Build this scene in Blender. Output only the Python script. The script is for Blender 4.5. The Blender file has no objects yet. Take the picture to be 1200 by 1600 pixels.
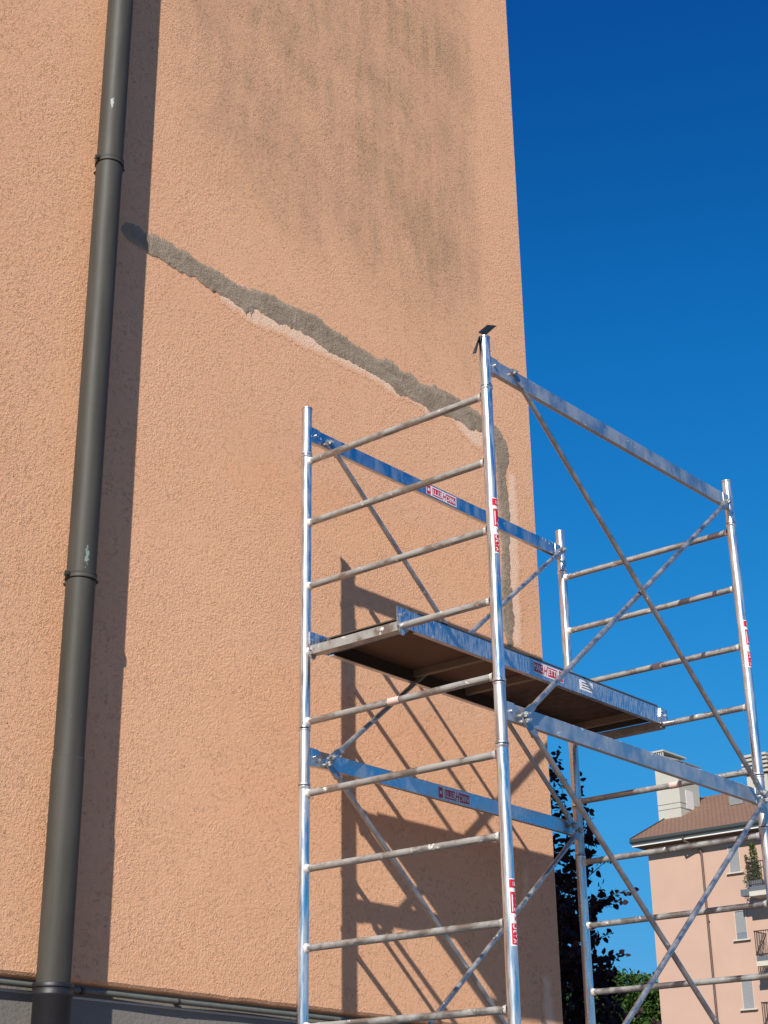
import bpy, bmesh, math, random
from mathutils import Vector, Matrix, noise
random.seed(7)
SC = bpy.context.scene
COL = SC.collection

# ------------------------------------------------------------------ camera
CAM = Vector((-4.8709, -4.5242, -3.2957))
YAW, PITCH, ROLL = 0.843, 0.4316, -0.0012
fw = Vector((math.sin(YAW)*math.cos(PITCH), math.cos(YAW)*math.cos(PITCH), math.sin(PITCH)))
rt = Vector((math.cos(YAW), -math.sin(YAW), 0)); up = rt.cross(fw)
r2 = rt*math.cos(ROLL) + up*math.sin(ROLL); u2 = up*math.cos(ROLL) - rt*math.sin(ROLL)
cd = bpy.data.cameras.new('camera'); cam = bpy.data.objects.new('camera', cd); COL.objects.link(cam)
M = Matrix((r2, u2, -fw)).transposed().to_4x4(); M.translation = CAM
cam.matrix_world = M
cd.sensor_fit = 'VERTICAL'; cd.sensor_height = 36; cd.lens = 2541.03/1600*36
cd.shift_x = 73.05/1600; cd.shift_y = -94.2/1600
cd.clip_start = 0.1; cd.clip_end = 5000
SC.camera = cam
SC.render.resolution_x = 768; SC.render.resolution_y = 1024

# ------------------------------------------------------------------ light
SUN_TRAVEL = Vector((1.98, 1.0, -1.53)).normalized()
el = math.asin(-SUN_TRAVEL.z); az = math.atan2(-SUN_TRAVEL.x, -SUN_TRAVEL.y)   # azimuth from +Y towards +X
sd = bpy.data.lights.new('sun', 'SUN'); sd.energy = 4.6; sd.angle = math.radians(0.53); sd.color = (1.0, 0.95, 0.88)
sun = bpy.data.objects.new('sun', sd); COL.objects.link(sun)
sun.rotation_euler = SUN_TRAVEL.to_track_quat('-Z', 'Y').to_euler()
w = bpy.data.worlds.new('World'); SC.world = w; w.use_nodes = True
nt = w.node_tree; nt.nodes.clear()
sky = nt.nodes.new('ShaderNodeTexSky'); sky.sky_type = 'NISHITA'; sky.sun_disc = False
sky.sun_elevation = el; sky.sun_rotation = az % (2*math.pi)
sky.altitude = 3000; sky.air_density = 1.0; sky.dust_density = 0.0; sky.ozone_density = 8.0
# colour response of the camera to that sky: scale, one tone curve per channel, scale back
s1_ = nt.nodes.new('ShaderNodeVectorMath'); s1_.operation = 'SCALE'; s1_.inputs['Scale'].default_value = 0.1
cv = nt.nodes.new('ShaderNodeRGBCurve'); s2_ = nt.nodes.new('ShaderNodeVectorMath'); s2_.operation = 'SCALE'; s2_.inputs['Scale'].default_value = 5.0
CURVE = ([(.036,.0028),(.057,.0075),(.121,.038),(.198,.079),(1,.60)],
         [(.082,.074),(.093,.093),(.129,.158),(.273,.300),(.426,.360),(1,.66)],
         [(.21,.318),(.234,.350),(.32,.49),(.615,.675),(.85,.70),(1,.72)])
for ch, pts in enumerate(CURVE):
    c_ = cv.mapping.curves[ch]; c_.points[0].location = (0, 0); c_.points[1].location = pts[-1]
    for p in pts[:-1]: c_.points.new(*p)
    for p in c_.points: p.handle_type = 'AUTO_CLAMPED'
cv.mapping.update()
bg = nt.nodes.new('ShaderNodeBackground'); bg.inputs['Strength'].default_value = 0.15
ou = nt.nodes.new('ShaderNodeOutputWorld')
nt.links.new(sky.outputs[0], s1_.inputs[0]); nt.links.new(s1_.outputs[0], cv.inputs['Color']); nt.links.new(cv.outputs[0], s2_.inputs[0])
nt.links.new(s2_.outputs[0], bg.inputs['Color']); nt.links.new(bg.outputs[0], ou.inputs['Surface'])
SC.view_settings.view_transform = 'Standard'; SC.view_settings.look = 'None'
SC.view_settings.exposure = 0.5; SC.view_settings.gamma = 1.0

# ------------------------------------------------------------------ mesh helpers
class MB:
    def __init__(s): s.v = []; s.f = []; s.m = []; s.sm = []
    def add(s, vs, fs, mi=0, smooth=False):
        o = len(s.v); s.v += [tuple(v) for v in vs]
        for f in fs: s.f.append([i+o for i in f]); s.m.append(mi); s.sm.append(smooth)
    def box(s, lo, hi, mi=0):
        (a, b, c), (d, e, f) = lo, hi
        s.add([(a,b,c),(d,b,c),(d,e,c),(a,e,c),(a,b,f),(d,b,f),(d,e,f),(a,e,f)],
              [(0,3,2,1),(4,5,6,7),(0,1,5,4),(1,2,6,5),(2,3,7,6),(3,0,4,7)], mi)
    def obox(s, c, ax, ay, az_, mi=0):
        c = Vector(c); ax, ay, az_ = Vector(ax), Vector(ay), Vector(az_)
        vs = [c+sx*ax+sy*ay+sz*az_ for sz in (-1,1) for sx, sy in ((-1,-1),(1,-1),(1,1),(-1,1))]
        s.add(vs, [(0,3,2,1),(4,5,6,7),(0,1,5,4),(1,2,6,5),(2,3,7,6),(3,0,4,7)], mi)
    def tube(s, p, q, r, n=16, r2=None, mi=0, caps=True, smooth=True):
        s.path([p, q], [r, r if r2 is None else r2], n, mi, caps, smooth)
    def path(s, pts, rad, n=16, mi=0, caps=True, smooth=True):
        pts = [Vector(p) for p in pts]; vs = []
        d = (pts[-1]-pts[0]).normalized(); a = Vector((0,0,1)) if abs(d.z) < .9 else Vector((1,0,0))
        x = d.cross(a).normalized()
        for i, p in enumerate(pts):
            t = (pts[min(i+1, len(pts)-1)]-pts[max(i-1, 0)])
            t = t.normalized() if t.length > 1e-9 else d
            x = (x-t*x.dot(t)).normalized(); y = t.cross(x)
            for k in range(n):
                an = 2*math.pi*k/n; vs.append(p+rad[i]*(x*math.cos(an)+y*math.sin(an)))
        fs = []
        for i in range(len(pts)-1):
            for k in range(n):
                k2 = (k+1) % n; fs.append((i*n+k, i*n+k2, (i+1)*n+k2, (i+1)*n+k))
        s.add(vs, fs, mi, smooth)
        if caps:
            o = len(s.v)-len(vs)
            s.f.append([o+k for k in range(n)][::-1]); s.m.append(mi); s.sm.append(False)
            s.f.append([o+(len(pts)-1)*n+k for k in range(n)]); s.m.append(mi); s.sm.append(False)
    def lathe(s, c, prof, n=24, mi=0):      # prof: (radius, z) pairs
        c = Vector(c); vs = []
        for r, z in prof:
            for k in range(n):
                a = 2*math.pi*k/n; vs.append(c+Vector((r*math.cos(a), r*math.sin(a), z)))
        fs = [(i*n+k, i*n+(k+1) % n, (i+1)*n+(k+1) % n, (i+1)*n+k) for i in range(len(prof)-1) for k in range(n)]
        if prof[-1][1] < prof[0][1]: fs = [f[::-1] for f in fs]
        s.add(vs, fs, mi, True)
    def blob(s, c, r, mi=0, seed=0):
        bm = bmesh.new(); bmesh.ops.create_icosphere(bm, subdivisions=2, radius=1)
        rr = random.Random(seed); rx = Vector(r) if hasattr(r, '__len__') else Vector((r, r, r))
        vs = []
        for v in bm.verts:
            k = 1+.25*noise.noise(v.co*2+Vector((seed, 0, 0)))
            vs.append(Vector(c)+Vector((v.co.x*rx.x, v.co.y*rx.y, v.co.z*rx.z))*k)
        fs = [[v.index for v in f.verts] for f in bm.faces]; bm.free()
        s.add(vs, fs, mi, True)
    def build(s, name, mats, parent=None, origin=None, bevel=0):
        me = bpy.data.meshes.new(name)
        o = Vector(origin) if origin is not None else Vector((0,0,0))
        me.from_pydata([tuple(Vector(v)-o) for v in s.v], [], s.f)
        if not isinstance(mats, (list, tuple)): mats = [mats]
        for m_ in mats: me.materials.append(m_)
        me.polygons.foreach_set('material_index', s.m); me.polygons.foreach_set('use_smooth', s.sm)
        me.update()
        if any(s.sm): me.set_sharp_from_angle(angle=math.radians(38))
        ob = bpy.data.objects.new(name, me); COL.objects.link(ob)
        ob.location = o
        if parent is not None: attach(ob, parent)
        if bevel:
            b = ob.modifiers.new('bevel', 'BEVEL'); b.width = bevel; b.segments = 2; b.limit_method = 'ANGLE'
        return ob

def wloc(o):
    p = Vector((0,0,0))
    while o is not None: p += o.location; o = o.parent
    return p
def attach(ob, parent):
    ob.location = ob.location - wloc(parent); ob.parent = parent
def tag(o, label, cat=None, group=None, kind=None):
    o['label'] = label
    if cat: o['category'] = cat
    if group: o['group'] = group
    if kind: o['kind'] = kind
    return o
def empty(name, loc, label, cat, group=None):
    o = bpy.data.objects.new(name, None); COL.objects.link(o); o.location = loc; o.empty_display_size = .2
    return tag(o, label, cat, group)
def dup(src, parent, offset):
    c = src.copy(); COL.objects.link(c); c.parent = parent; c.location = src.location+Vector(offset); return c

# ------------------------------------------------------------------ materials
class NT:
    def __init__(s, name):
        s.m = bpy.data.materials.new(name); s.m.use_nodes = True; s.t = s.m.node_tree; s.t.nodes.clear()
        s.out = s.n('ShaderNodeOutputMaterial'); s.b = s.n('ShaderNodeBsdfPrincipled')
        s.l(s.b.outputs[0], s.out.inputs['Surface'])
    def n(s, t, **k):
        x = s.t.nodes.new(t)
        for a, b in k.items(): setattr(x, a, b)
        return x
    def l(s, a, b): s.t.links.new(a, b)
    def set(s, node, **k):
        for a, b in k.items():
            i = node.inputs[a.replace('_', ' ')]
            if hasattr(b, 'is_linked') or isinstance(b, bpy.types.NodeSocket): s.l(b, i)
            else: i.default_value = b
        return node
    def coord(s, scale=(1,1,1), rnd=False):
        tc = s.n('ShaderNodeTexCoord'); mp = s.n('ShaderNodeMapping'); mp.inputs['Scale'].default_value = scale
        s.l(tc.outputs['Object'], mp.inputs['Vector'])
        if rnd:
            oi = s.n('ShaderNodeObjectInfo'); mu = s.n('ShaderNodeMath', operation='MULTIPLY'); mu.inputs[1].default_value = 57.
            s.l(oi.outputs['Random'], mu.inputs[0])
            cb = s.n('ShaderNodeCombineXYZ')
            for i in range(3): s.l(mu.outputs[0], cb.inputs[i])
            s.l(cb.outputs[0], mp.inputs['Location'])
        return mp.outputs[0]
    def noise(s, vec, scale, detail=3, rough=.55, dist=0):
        x = s.n('ShaderNodeTexNoise'); x.inputs['Scale'].default_value = scale; x.inputs['Detail'].default_value = detail
        x.inputs['Roughness'].default_value = rough; x.inputs['Distortion'].default_value = dist
        s.l(vec, x.inputs['Vector']); return x.outputs['Fac']
    def ramp(s, fac, stops):
        x = s.n('ShaderNodeValToRGB'); e = x.color_ramp.elements
        while len(e) < len(stops): e.new(.5)
        for i, (p, c) in enumerate(stops):
            e[i].position = p; e[i].color = (c, c, c, 1) if not hasattr(c, '__len__') else (*c, 1)
        s.l(fac, x.inputs[0]); return x.outputs[0]
    def math(s, op, a, b=None, clamp=False):
        x = s.n('ShaderNodeMath', operation=op); x.use_clamp = clamp
        for i, q in enumerate((a, b)):
            if q is None: continue
            if isinstance(q, (int, float)): x.inputs[i].default_value = q
            else: s.l(q, x.inputs[i])
        return x.outputs[0]
    def mix(s, fac, a, b, mode='MIX'):
        x = s.n('ShaderNodeMix', data_type='RGBA', blend_type=mode)
        for i, q in ((0, fac), (6, a), (7, b)):
            if isinstance(q, (int, float)): x.inputs[i].default_value = q
            elif isinstance(q, (tuple, list)): x.inputs[i].default_value = (*q, 1)
            else: s.l(q, x.inputs[i])
        return x.outputs[2]
    def bump(s, h, dist, strength=1, nrm=None):
        x = s.n('ShaderNodeBump'); x.inputs['Distance'].default_value = dist; x.inputs['Strength'].default_value = strength
        s.l(h, x.inputs['Height'])
        if nrm is not None: s.l(nrm, x.inputs['Normal'])
        return x.outputs[0]
    def sep(s, vec):
        x = s.n('ShaderNodeSeparateXYZ'); s.l(vec, x.inputs[0]); return x.outputs
def plain(name, col, rough=.6, metal=0., var=.12, scale=8, bump=0., bscale=40, spec=.5):
    t = NT(name); v = t.coord()
    f = t.noise(v, scale, 4)
    c = t.mix(f, tuple(x*(1-var) for x in col), tuple(min(1, x*(1+var)) for x in col))
    t.set(t.b, Base_Color=c, Metallic=metal, Roughness=rough)
    t.b.inputs['Specular IOR Level'].default_value = spec
    if bump: t.set(t.b, Normal=t.bump(t.noise(v, bscale, 3), bump))
    return t.m

STUC_A = (.705, .380, .214); STUC_B = (.742, .410, .238); STUC_C = (.762, .440, .266); STUC_D = (.30, .195, .115); STUC_E = (.58, .30, .165)
def stucco_material():
    t = NT('orange_stucco')
    g = t.n('ShaderNodeNewGeometry'); P = g.outputs['Position']; X, Y, Z = t.sep(P)
    # rubbed render: short worm-like grooves plus grain
    w1 = t.noise(P, 82, 2, .55, .4); w2 = t.noise(P, 190, 3, .7, .2); w3 = t.noise(P, 95, 2, .6, .3)
    gr = t.math('ABSOLUTE', t.math('SUBTRACT', w1, .5))
    gr = t.ramp(gr, [(0, 0), (.022, .55), (.05, 1)])
    msk = t.math('MULTIPLY', t.ramp(t.noise(P, 48, 2, .6), [(.50, 0), (.58, 1)]), t.ramp(t.noise(P, 9, 3, .6), [(.40, .35), (.60, 1)]))
    gm_ = t.math('MULTIPLY', t.math('SUBTRACT', 1, gr), msk)
    reg = t.ramp(t.noise(P, 1.7, 4, .65, .3), [(.36, .55), (.62, 1.15)])       # thicker and thinner throws of render
    lm = t.ramp(t.math('SUBTRACT', -.95, X), [(0, 0), (.35, 1)])              # the coat left of the pipe was rubbed harder
    g2 = t.math('MULTIPLY', gm_, t.math('ADD', -.85, t.math('MULTIPLY', lm, -.25)))
    h = t.math('ADD', g2, t.math('MULTIPLY', reg, t.math('ADD', t.math('MULTIPLY', w2, .40), t.math('MULTIPLY', w3, 1.15))))
    nrm = t.bump(h, .0027, 1.0)
    # base colour: slow mottling
    mot = t.noise(P, 1.1, 4, .6); mot2 = t.noise(P, 7, 4, .6)
    c = t.mix(t.ramp(mot, [(.3, 0), (.7, 1)]), STUC_A, STUC_B)
    c = t.mix(t.math('MULTIPLY', t.ramp(mot2, [(.35, 0), (.75, 1)]), .35), c, STUC_C)
    # soot and lichen streaks: a diagonal belt over the upper right of the wall (baked into the render by rain)
    mot3 = t.noise(P, 2.6, 5, .7)
    low = t.ramp(t.math('ADD', t.math('ADD', t.math('SUBTRACT', Z, .98), t.math('MULTIPLY', X, .10)), t.math('MULTIPLY', t.math('SUBTRACT', mot3, .5), 1.1)), [(.0, 0), (.75, 1)])
    rgt = t.ramp(t.math('ADD', t.math('SUBTRACT', 1.90, X), t.math('MULTIPLY', t.math('SUBTRACT', mot2, .5), .10)), [(0, 0), (.10, .5), (.22, .8), (.45, 1)])
    lft = t.ramp(t.math('ADD', t.math('MULTIPLY', t.math('ADD', X, .92), 1.0), t.math('MULTIPLY', t.math('SUBTRACT', mot3, .5), .7)), [(.0, 0), (.55, .8), (.95, 1)])
    cb = t.n('ShaderNodeCombineXYZ'); t.l(t.math('MULTIPLY', X, 11), cb.inputs[0]); t.l(Y, cb.inputs[1]); t.l(t.math('MULTIPLY', Z, 2.2), cb.inputs[2])
    cd_ = t.n('ShaderNodeCombineXYZ'); t.l(t.math('MULTIPLY', X, 1.5), cd_.inputs[0]); t.l(Y, cd_.inputs[1]); t.l(t.math('MULTIPLY', t.math('ADD', Z, t.math('MULTIPLY', X, .33)), 2.4), cd_.inputs[2])
    st = t.math('MULTIPLY', t.ramp(t.noise(cb.outputs[0], 1.0, 4, .6, .2), [(.36, .5), (.60, 1)]), t.ramp(t.noise(cd_.outputs[0], 1.0, 5, .7, .2), [(.34, .45), (.58, 1)]))
    dirt = t.math('MULTIPLY', t.math('MULTIPLY', low, rgt), t.math('MULTIPLY', lft, st))
    grime = t.ramp(t.noise(P, 70, 4, .75), [(.36, 1.), (.60, .5)])
    c = t.mix(t.math('MULTIPLY', t.math('MULTIPLY', dirt, grime), .86), c, STUC_D)
    # left end: older, dirtier coat
    lf2 = t.ramp(t.math('ADD', t.math('MULTIPLY', t.math('ADD', X, 1.15), -1.6), t.math('MULTIPLY', mot2, .5)), [(.25, 0), (1.0, 1)])
    c = t.mix(t.math('MULTIPLY', lf2, .22), c, STUC_E)
    # grooves coloured darker inside the streaked belt
    c = t.mix(t.math('MULTIPLY', gm_, t.math('MULTIPLY', dirt, .45)), c, (.12, .08, .05))
    t.set(t.b, Base_Color=c, Roughness=.95, Normal=nrm); t.b.inputs['Specular IOR Level'].default_value = .15
    return t.m

def mortar_material():
    t = NT('grey_mortar'); g = t.n('ShaderNodeNewGeometry'); P = g.outputs['Position']
    a = t.noise(P, 9, 4, .6, .6); b = t.noise(P, 150, 3, .7); c0 = t.noise(P, 40, 4, .65, .4)
    mp = t.n('ShaderNodeMapping'); mp.inputs['Scale'].default_value = (7, 7, 34); t.l(P, mp.inputs['Vector'])
    tr = t.noise(mp.outputs[0], 1.0, 4, .6, .8)          # trowel drags along the line
    at = t.n('ShaderNodeAttribute'); at.attribute_name = 'core'
    c = t.mix(t.ramp(a, [(.38, 0), (.62, 1)]), (.285, .215, .150), (.375, .29, .21))
    c = t.mix(t.math('MULTIPLY', t.ramp(b, [(.28, 1), (.50, 0)]), .55), c, (.15, .11, .072))
    c = t.mix(t.math('MULTIPLY', t.ramp(tr, [(.32, 1), (.42, 0)]), .25), c, (.16, .12, .08))
    c = t.mix(t.math('MULTIPLY', t.math('SUBTRACT', 1, at.outputs['Fac']), t.ramp(c0, [(.35, .1), (.6, .75)])), c, (.46, .32, .22))
    h = t.math('ADD', t.math('ADD', b, t.math('MULTIPLY', c0, 1.6)), t.math('MULTIPLY', tr, .8))
    t.set(t.b, Base_Color=c, Roughness=.95, Normal=t.bump(h, .0042)); t.b.inputs['Specular IOR Level'].default_value = .15
    return t.m
def smear_material():
    t = NT('pale_plaster_smear'); g = t.n('ShaderNodeNewGeometry'); P = g.outputs['Position']
    at = t.n('ShaderNodeAttribute'); at.attribute_name = 'core'
    a = t.noise(P, 24, 4, .7, .5); b = t.noise(P, 95, 3, .6)
    k = t.ramp(t.math('ADD', t.math('MULTIPLY', at.outputs['Fac'], .75), t.math('MULTIPLY', t.math('SUBTRACT', a, .5), 1.5)), [(.25, 0), (.75, 1)])
    c = t.mix(k, STUC_B, (.78, .53, .37))
    t.set(t.b, Base_Color=c, Roughness=.95, Normal=t.bump(t.math('ADD', b, t.math('MULTIPLY', a, .3)), .0032)); t.b.inputs['Specular IOR Level'].default_value = .15
    return t.m

def galvanised(name, base=(.66,.68,.71), rough=(.18,.42), metal=1., dirt=.35, dcol=(.42,.40,.37), streak=(60,60,6), spots=.62, rnd=True, tint=None):
    t = NT(name); v = t.coord((1,1,1), rnd); vs = t.coord(streak, rnd)
    a = t.noise(vs, 1.0, 4, .6); b = t.noise(v, 28, 4, .65, .5); s_ = t.noise(v, 11, 5, .7, .3)
    r = t.n('ShaderNodeMapRange'); r.inputs['To Min'].default_value = rough[0]; r.inputs['To Max'].default_value = rough[1]
    r.inputs['From Min'].default_value = .3; r.inputs['From Max'].default_value = .7; t.l(a, r.inputs['Value'])
    dm = t.math('MULTIPLY', t.ramp(a, [(.42, 0), (.62, 1)]), dirt)
    sp = t.ramp(t.math('MULTIPLY', t.math('ADD', b, s_), .5), [(spots-.02, 0), (spots+.03, 1)])
    dm = t.math('MAXIMUM', dm, sp)
    c = t.mix(b, tuple(x*.85 for x in base), base)
    c = t.mix(sp, t.mix(t.math('MULTIPLY', t.ramp(a, [(.42, 0), (.62, 1)]), dirt), c, dcol), (.62, .60, .56))
    rr = t.math('MAXIMUM', r.outputs[0], t.math('MULTIPLY', dm, .8))
    me_ = t.math('MULTIPLY', t.math('SUBTRACT', 1, dm), metal)
    t.set(t.b, Base_Color=c, Metallic=me_, Roughness=rr, Normal=t.bump(t.math('ADD', t.math('MULTIPLY', b, .5), a), .0006, .6))
    return t.m

def pipe_material():
    t = NT('brown_grey_painted_pipe'); v = t.coord(); vs = t.coord((12, 12, 1.2))
    a = t.noise(v, 3, 4); b = t.noise(vs, 1.5, 4)
    c = t.mix(a, (.036, .034, .028), (.050, .046, .038))
    c = t.mix(t.ramp(b, [(.42, 0), (.75, .6)]), c, (.078, .071, .060))
    g = t.n('ShaderNodeNewGeometry'); X, Y, Z = t.sep(g.outputs['Position'])
    # verdigris run above the lower bracket, white scrape higher up
    def patch(x0, wx, z0, wz, sc):
        n_ = t.noise(g.outputs['Position'], sc, 4, .6, 1.2)
        dx = t.math('DIVIDE', t.math('SUBTRACT', X, x0), wx); dz = t.math('DIVIDE', t.math('SUBTRACT', Z, z0), wz)
        d = t.math('ADD', t.math('MULTIPLY', dx, dx), t.math('MULTIPLY', dz, dz))
        return t.ramp(t.math('SUBTRACT', t.math('ADD', 1.0, t.math('MULTIPLY', t.math('SUBTRACT', n_, .5), 3.2)), d), [(.5, 0), (.75, 1)])
    front = t.ramp(t.math('MULTIPLY', Y, -1), [(-.22+1, 0), (1, 0)]) if False else None
    p1 = patch(-1.074, .012, -1.005, .055, 45); p2 = patch(-1.094, .007, 1.17, .05, 60)
    c = t.mix(p1, c, (.17, .24, .20)); c = t.mix(p2, c, (.30, .32, .31))
    dust = t.noise(vs, 6, 5, .75); sc = t.ramp(t.noise(t.coord((90, 90, 9)), 1, 3, .6), [(.74, 0), (.77, .5)])
    c = t.mix(sc, c, (.20, .19, .17))
    mr = t.n('ShaderNodeMapRange'); mr.inputs['To Min'].default_value = .45; mr.inputs['To Max'].default_value = .68; t.l(dust, mr.inputs['Value'])
    t.set(t.b, Base_Color=c, Roughness=mr.outputs[0], Normal=t.bump(a, .002)); t.b.inputs['Specular IOR Level'].default_value = .25
    return t.m
def tile_roof_material():
    t = NT('brown_roof_tiles'); v = t.coord()
    br = t.n('ShaderNodeTexBrick'); br.inputs['Scale'].default_value = 1; br.inputs['Brick Width'].default_value = .22; br.inputs['Row Height'].default_value = .20
    br.inputs['Mortar Size'].default_value = .012; br.inputs['Color1'].default_value = (.235,.115,.062,1); br.inputs['Color2'].default_value = (.18,.085,.046,1); br.inputs['Mortar'].default_value = (.07,.035,.02,1)
    X, Y, Z = t.sep(v); cb = t.n('ShaderNodeCombineXYZ'); t.l(Y, cb.inputs[0]); t.l(X, cb.inputs[1]); t.l(cb.outputs[0], br.inputs['Vector'])
    n_ = t.noise(v, 2.2, 5, .7)
    c = t.mix(t.math('MULTIPLY', t.noise(v, 9, 3, .7), .75), br.outputs['Color'], (.235, .14, .085)); c = t.mix(t.math('MULTIPLY', n_, .4), c, (.13, .085, .06))
    t.set(t.b, Base_Color=c, Roughness=.9, Normal=t.bump(br.outputs['Fac'], -.04))
    return t.m
def leaf_material(name, a, b, rough=.5, trans=.0):
    t = NT(name); oi = t.n('ShaderNodeNewGeometry')
    n_ = oi.outputs['Random Per Island']
    t.set(t.b, Base_Color=t.mix(n_, a, b), Roughness=rough); t.b.inputs['Specular IOR Level'].default_value = .25
    if trans:
        tr = t.n('ShaderNodeBsdfTranslucent'); t.set(tr, Color=(*b, 1)); mx = t.n('ShaderNodeMixShader'); mx.inputs[0].default_value = trans
        t.l(t.b.outputs[0], mx.inputs[1]); t.l(tr.outputs[0], mx.inputs[2]); t.l(mx.outputs[0], t.out.inputs['Surface'])
    return t.m

m_stucco = stucco_material(); m_mortar = mortar_material(); m_smear = smear_material()
m_plinth = plain('grey_plinth_render', (.20, .18, .16), .9, var=.2, scale=5, bump=.003, bscale=60, spec=.2)
m_conduit = plain('olive_grey_conduit', (.115, .12, .10), .5, var=.35, scale=25)
m_strip = plain('pale_joint_strip', (.42, .40, .36), .8)
m_pipe = pipe_material()
m_boot = plain('black_cast_boot', (.010, .010, .012), .5, var=.3, scale=12, bump=.001)
m_post = galvanised('galvanised_post', base=(.74,.755,.775), rough=(.18,.38), dirt=.36, spots=.635)
m_sleeve = galvanised('dull_galvanised_sleeve', base=(.58,.585,.59), rough=(.36,.55), dirt=.5, spots=.64)
m_rung = galvanised('weathered_rung', base=(.48,.49,.48), rough=(.38,.6), dirt=.95, dcol=(.27,.26,.24), streak=(9,9,9), spots=.60)
m_beam = galvanised('galvanised_beam', base=(.62,.65,.69), rough=(.20,.36), dirt=.16, streak=(14,5,5), spots=.635)
m_beamdull = galvanised('dull_galvanised_beam', base=(.60,.61,.62), rough=(.40,.52), dirt=.28, dcol=(.42,.42,.42), streak=(9,3,6), spots=.63)
m_stringer = galvanised('scratched_stringer', base=(.58,.62,.67), rough=(.22,.42), dirt=.34, dcol=(.42,.44,.47), streak=(130,10,22), spots=.63)
m_brace = galvanised('galvanised_brace', base=(.44,.46,.48), rough=(.36,.52), dirt=.35, dcol=(.28,.27,.26), streak=(14,14,14), spots=.63)
m_weld = galvanised('bright_weld', base=(.85,.87,.9), rough=(.3,.5), dirt=.1, spots=.5, metal=.6)
t_ = NT('brown_plywood_underside'); g_ = t_.n('ShaderNodeNewGeometry'); X_ = t_.sep(g_.outputs['Position'])[0]
wet = t_.math('MULTIPLY', t_.ramp(t_.math('ADD', X_, t_.math('MULTIPLY', t_.noise(g_.outputs['Position'], 4, 4), .3)), [(0, 0), (1, 1)]), 1)
mr_ = t_.n('ShaderNodeMapRange'); mr_.inputs['From Min'].default_value = 1.25; mr_.inputs['From Max'].default_value = 1.45; t_.l(t_.math('ADD', X_, t_.math('MULTIPLY', t_.noise(g_.outputs['Position'], 4, 4), .3)), mr_.inputs['Value'])
bl_ = t_.ramp(t_.noise(g_.outputs['Position'], 22, 4, .7), [(.35, 0), (.65, 1)])
t_.set(t_.b, Base_Color=t_.mix(mr_.outputs[0], (.125, .066, .040), t_.mix(bl_, (.020, .013, .010), (.085, .045, .030))), Roughness=.75); m_ply = t_.m
m_plydark = plain('dark_plywood_top', (.06, .045, .035), .85, var=.4, scale=20)
m_bar = plain('dusty_cross_bar', (.20, .155, .115), .7, metal=.0, var=.25, scale=10)
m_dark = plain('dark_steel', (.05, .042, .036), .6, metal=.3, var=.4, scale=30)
m_red = plain('red_sticker_ink', (.50, .018, .035), .35, var=.15, scale=60)
m_white = plain('white_sticker_film', (.72, .71, .72), .35, var=.1, scale=50)
m_tape = plain('worn_pink_label', (.62, .45, .40), .6, var=.3, scale=90)
m_asphalt = plain('pale_concrete_paving', (.18, .115, .080), .9, var=.25, scale=3, bump=.004, bscale=90)
m_ground = plain('dry_ground', (.16, .15, .11), .95, var=.35, scale=.3)
m_pink = plain('pink_render', (.455, .300, .225), .9, var=.09, scale=.7, spec=.2)
m_soffit = plain('brown_eave_boards', (.10, .06, .045), .8)
m_gutter = plain('dark_grey_gutter', (.035, .045, .045), .5)
m_fascia = plain('white_fascia', (.62, .60, .56), .7)
m_chim = plain('beige_chimney_render', (.42, .40, .34), .9, var=.08, scale=1.5, spec=.2)
m_cap = plain('grey_cap_metal', (.20, .20, .19), .6, var=.2, scale=3)
m_roof = tile_roof_material()
m_blind = plain('grey_roller_blind', (.24, .24, .235), .6, var=.1, scale=3)
m_wframe = plain('pale_window_surround', (.50, .36, .29), .8)
m_glass = plain('dim_window_glass', (.16, .18, .20), .15, var=.1, scale=2)
m_brown = plain('brown_downpipe', (.085, .05, .042), .5)
m_iron = plain('dark_brown_railing', (.045, .032, .030), .5)
m_slab = plain('beige_balcony_slab', (.48, .44, .36), .85)
m_planter = plain('grey_planter', (.10, .11, .12), .7)
m_bark = plain('grey_bark', (.07, .055, .045), .9, var=.4, scale=12, bump=.01, bscale=20)
m_plum = leaf_material('dark_purple_leaves', (.010, .005, .008), (.040, .014, .020), .75)
m_green = leaf_material('green_leaves', (.018, .045, .008), (.07, .13, .025), .5, .25)
m_shrub = leaf_material('shrub_leaves', (.03, .06, .012), (.09, .11, .03), .5, .2)

# ------------------------------------------------------------------ ground
GZ = -4.9
def sheet(name, x0, y0, x1, y1, z, m_):
    b = MB(); b.add([(x0,y0,z),(x1,y0,z),(x1,y1,z),(x0,y1,z)], [(0,1,2,3)]); o = b.build(name, m_); o['kind'] = 'structure'; return o
sheet('ground', -1500, -1500, 1500, 1500, GZ-.008, m_ground)
sheet('courtyard_paving', -30, -30, 30, 30, GZ, m_asphalt)

# ------------------------------------------------------------------ the orange building
W = .33; CX = 2.264; ZB = -2.565
ab = empty('apartment_building', (CX, W, GZ), 'large orange building with a rough stucco end wall crossed by a line of grey mortar', 'building')
b = MB()
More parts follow.
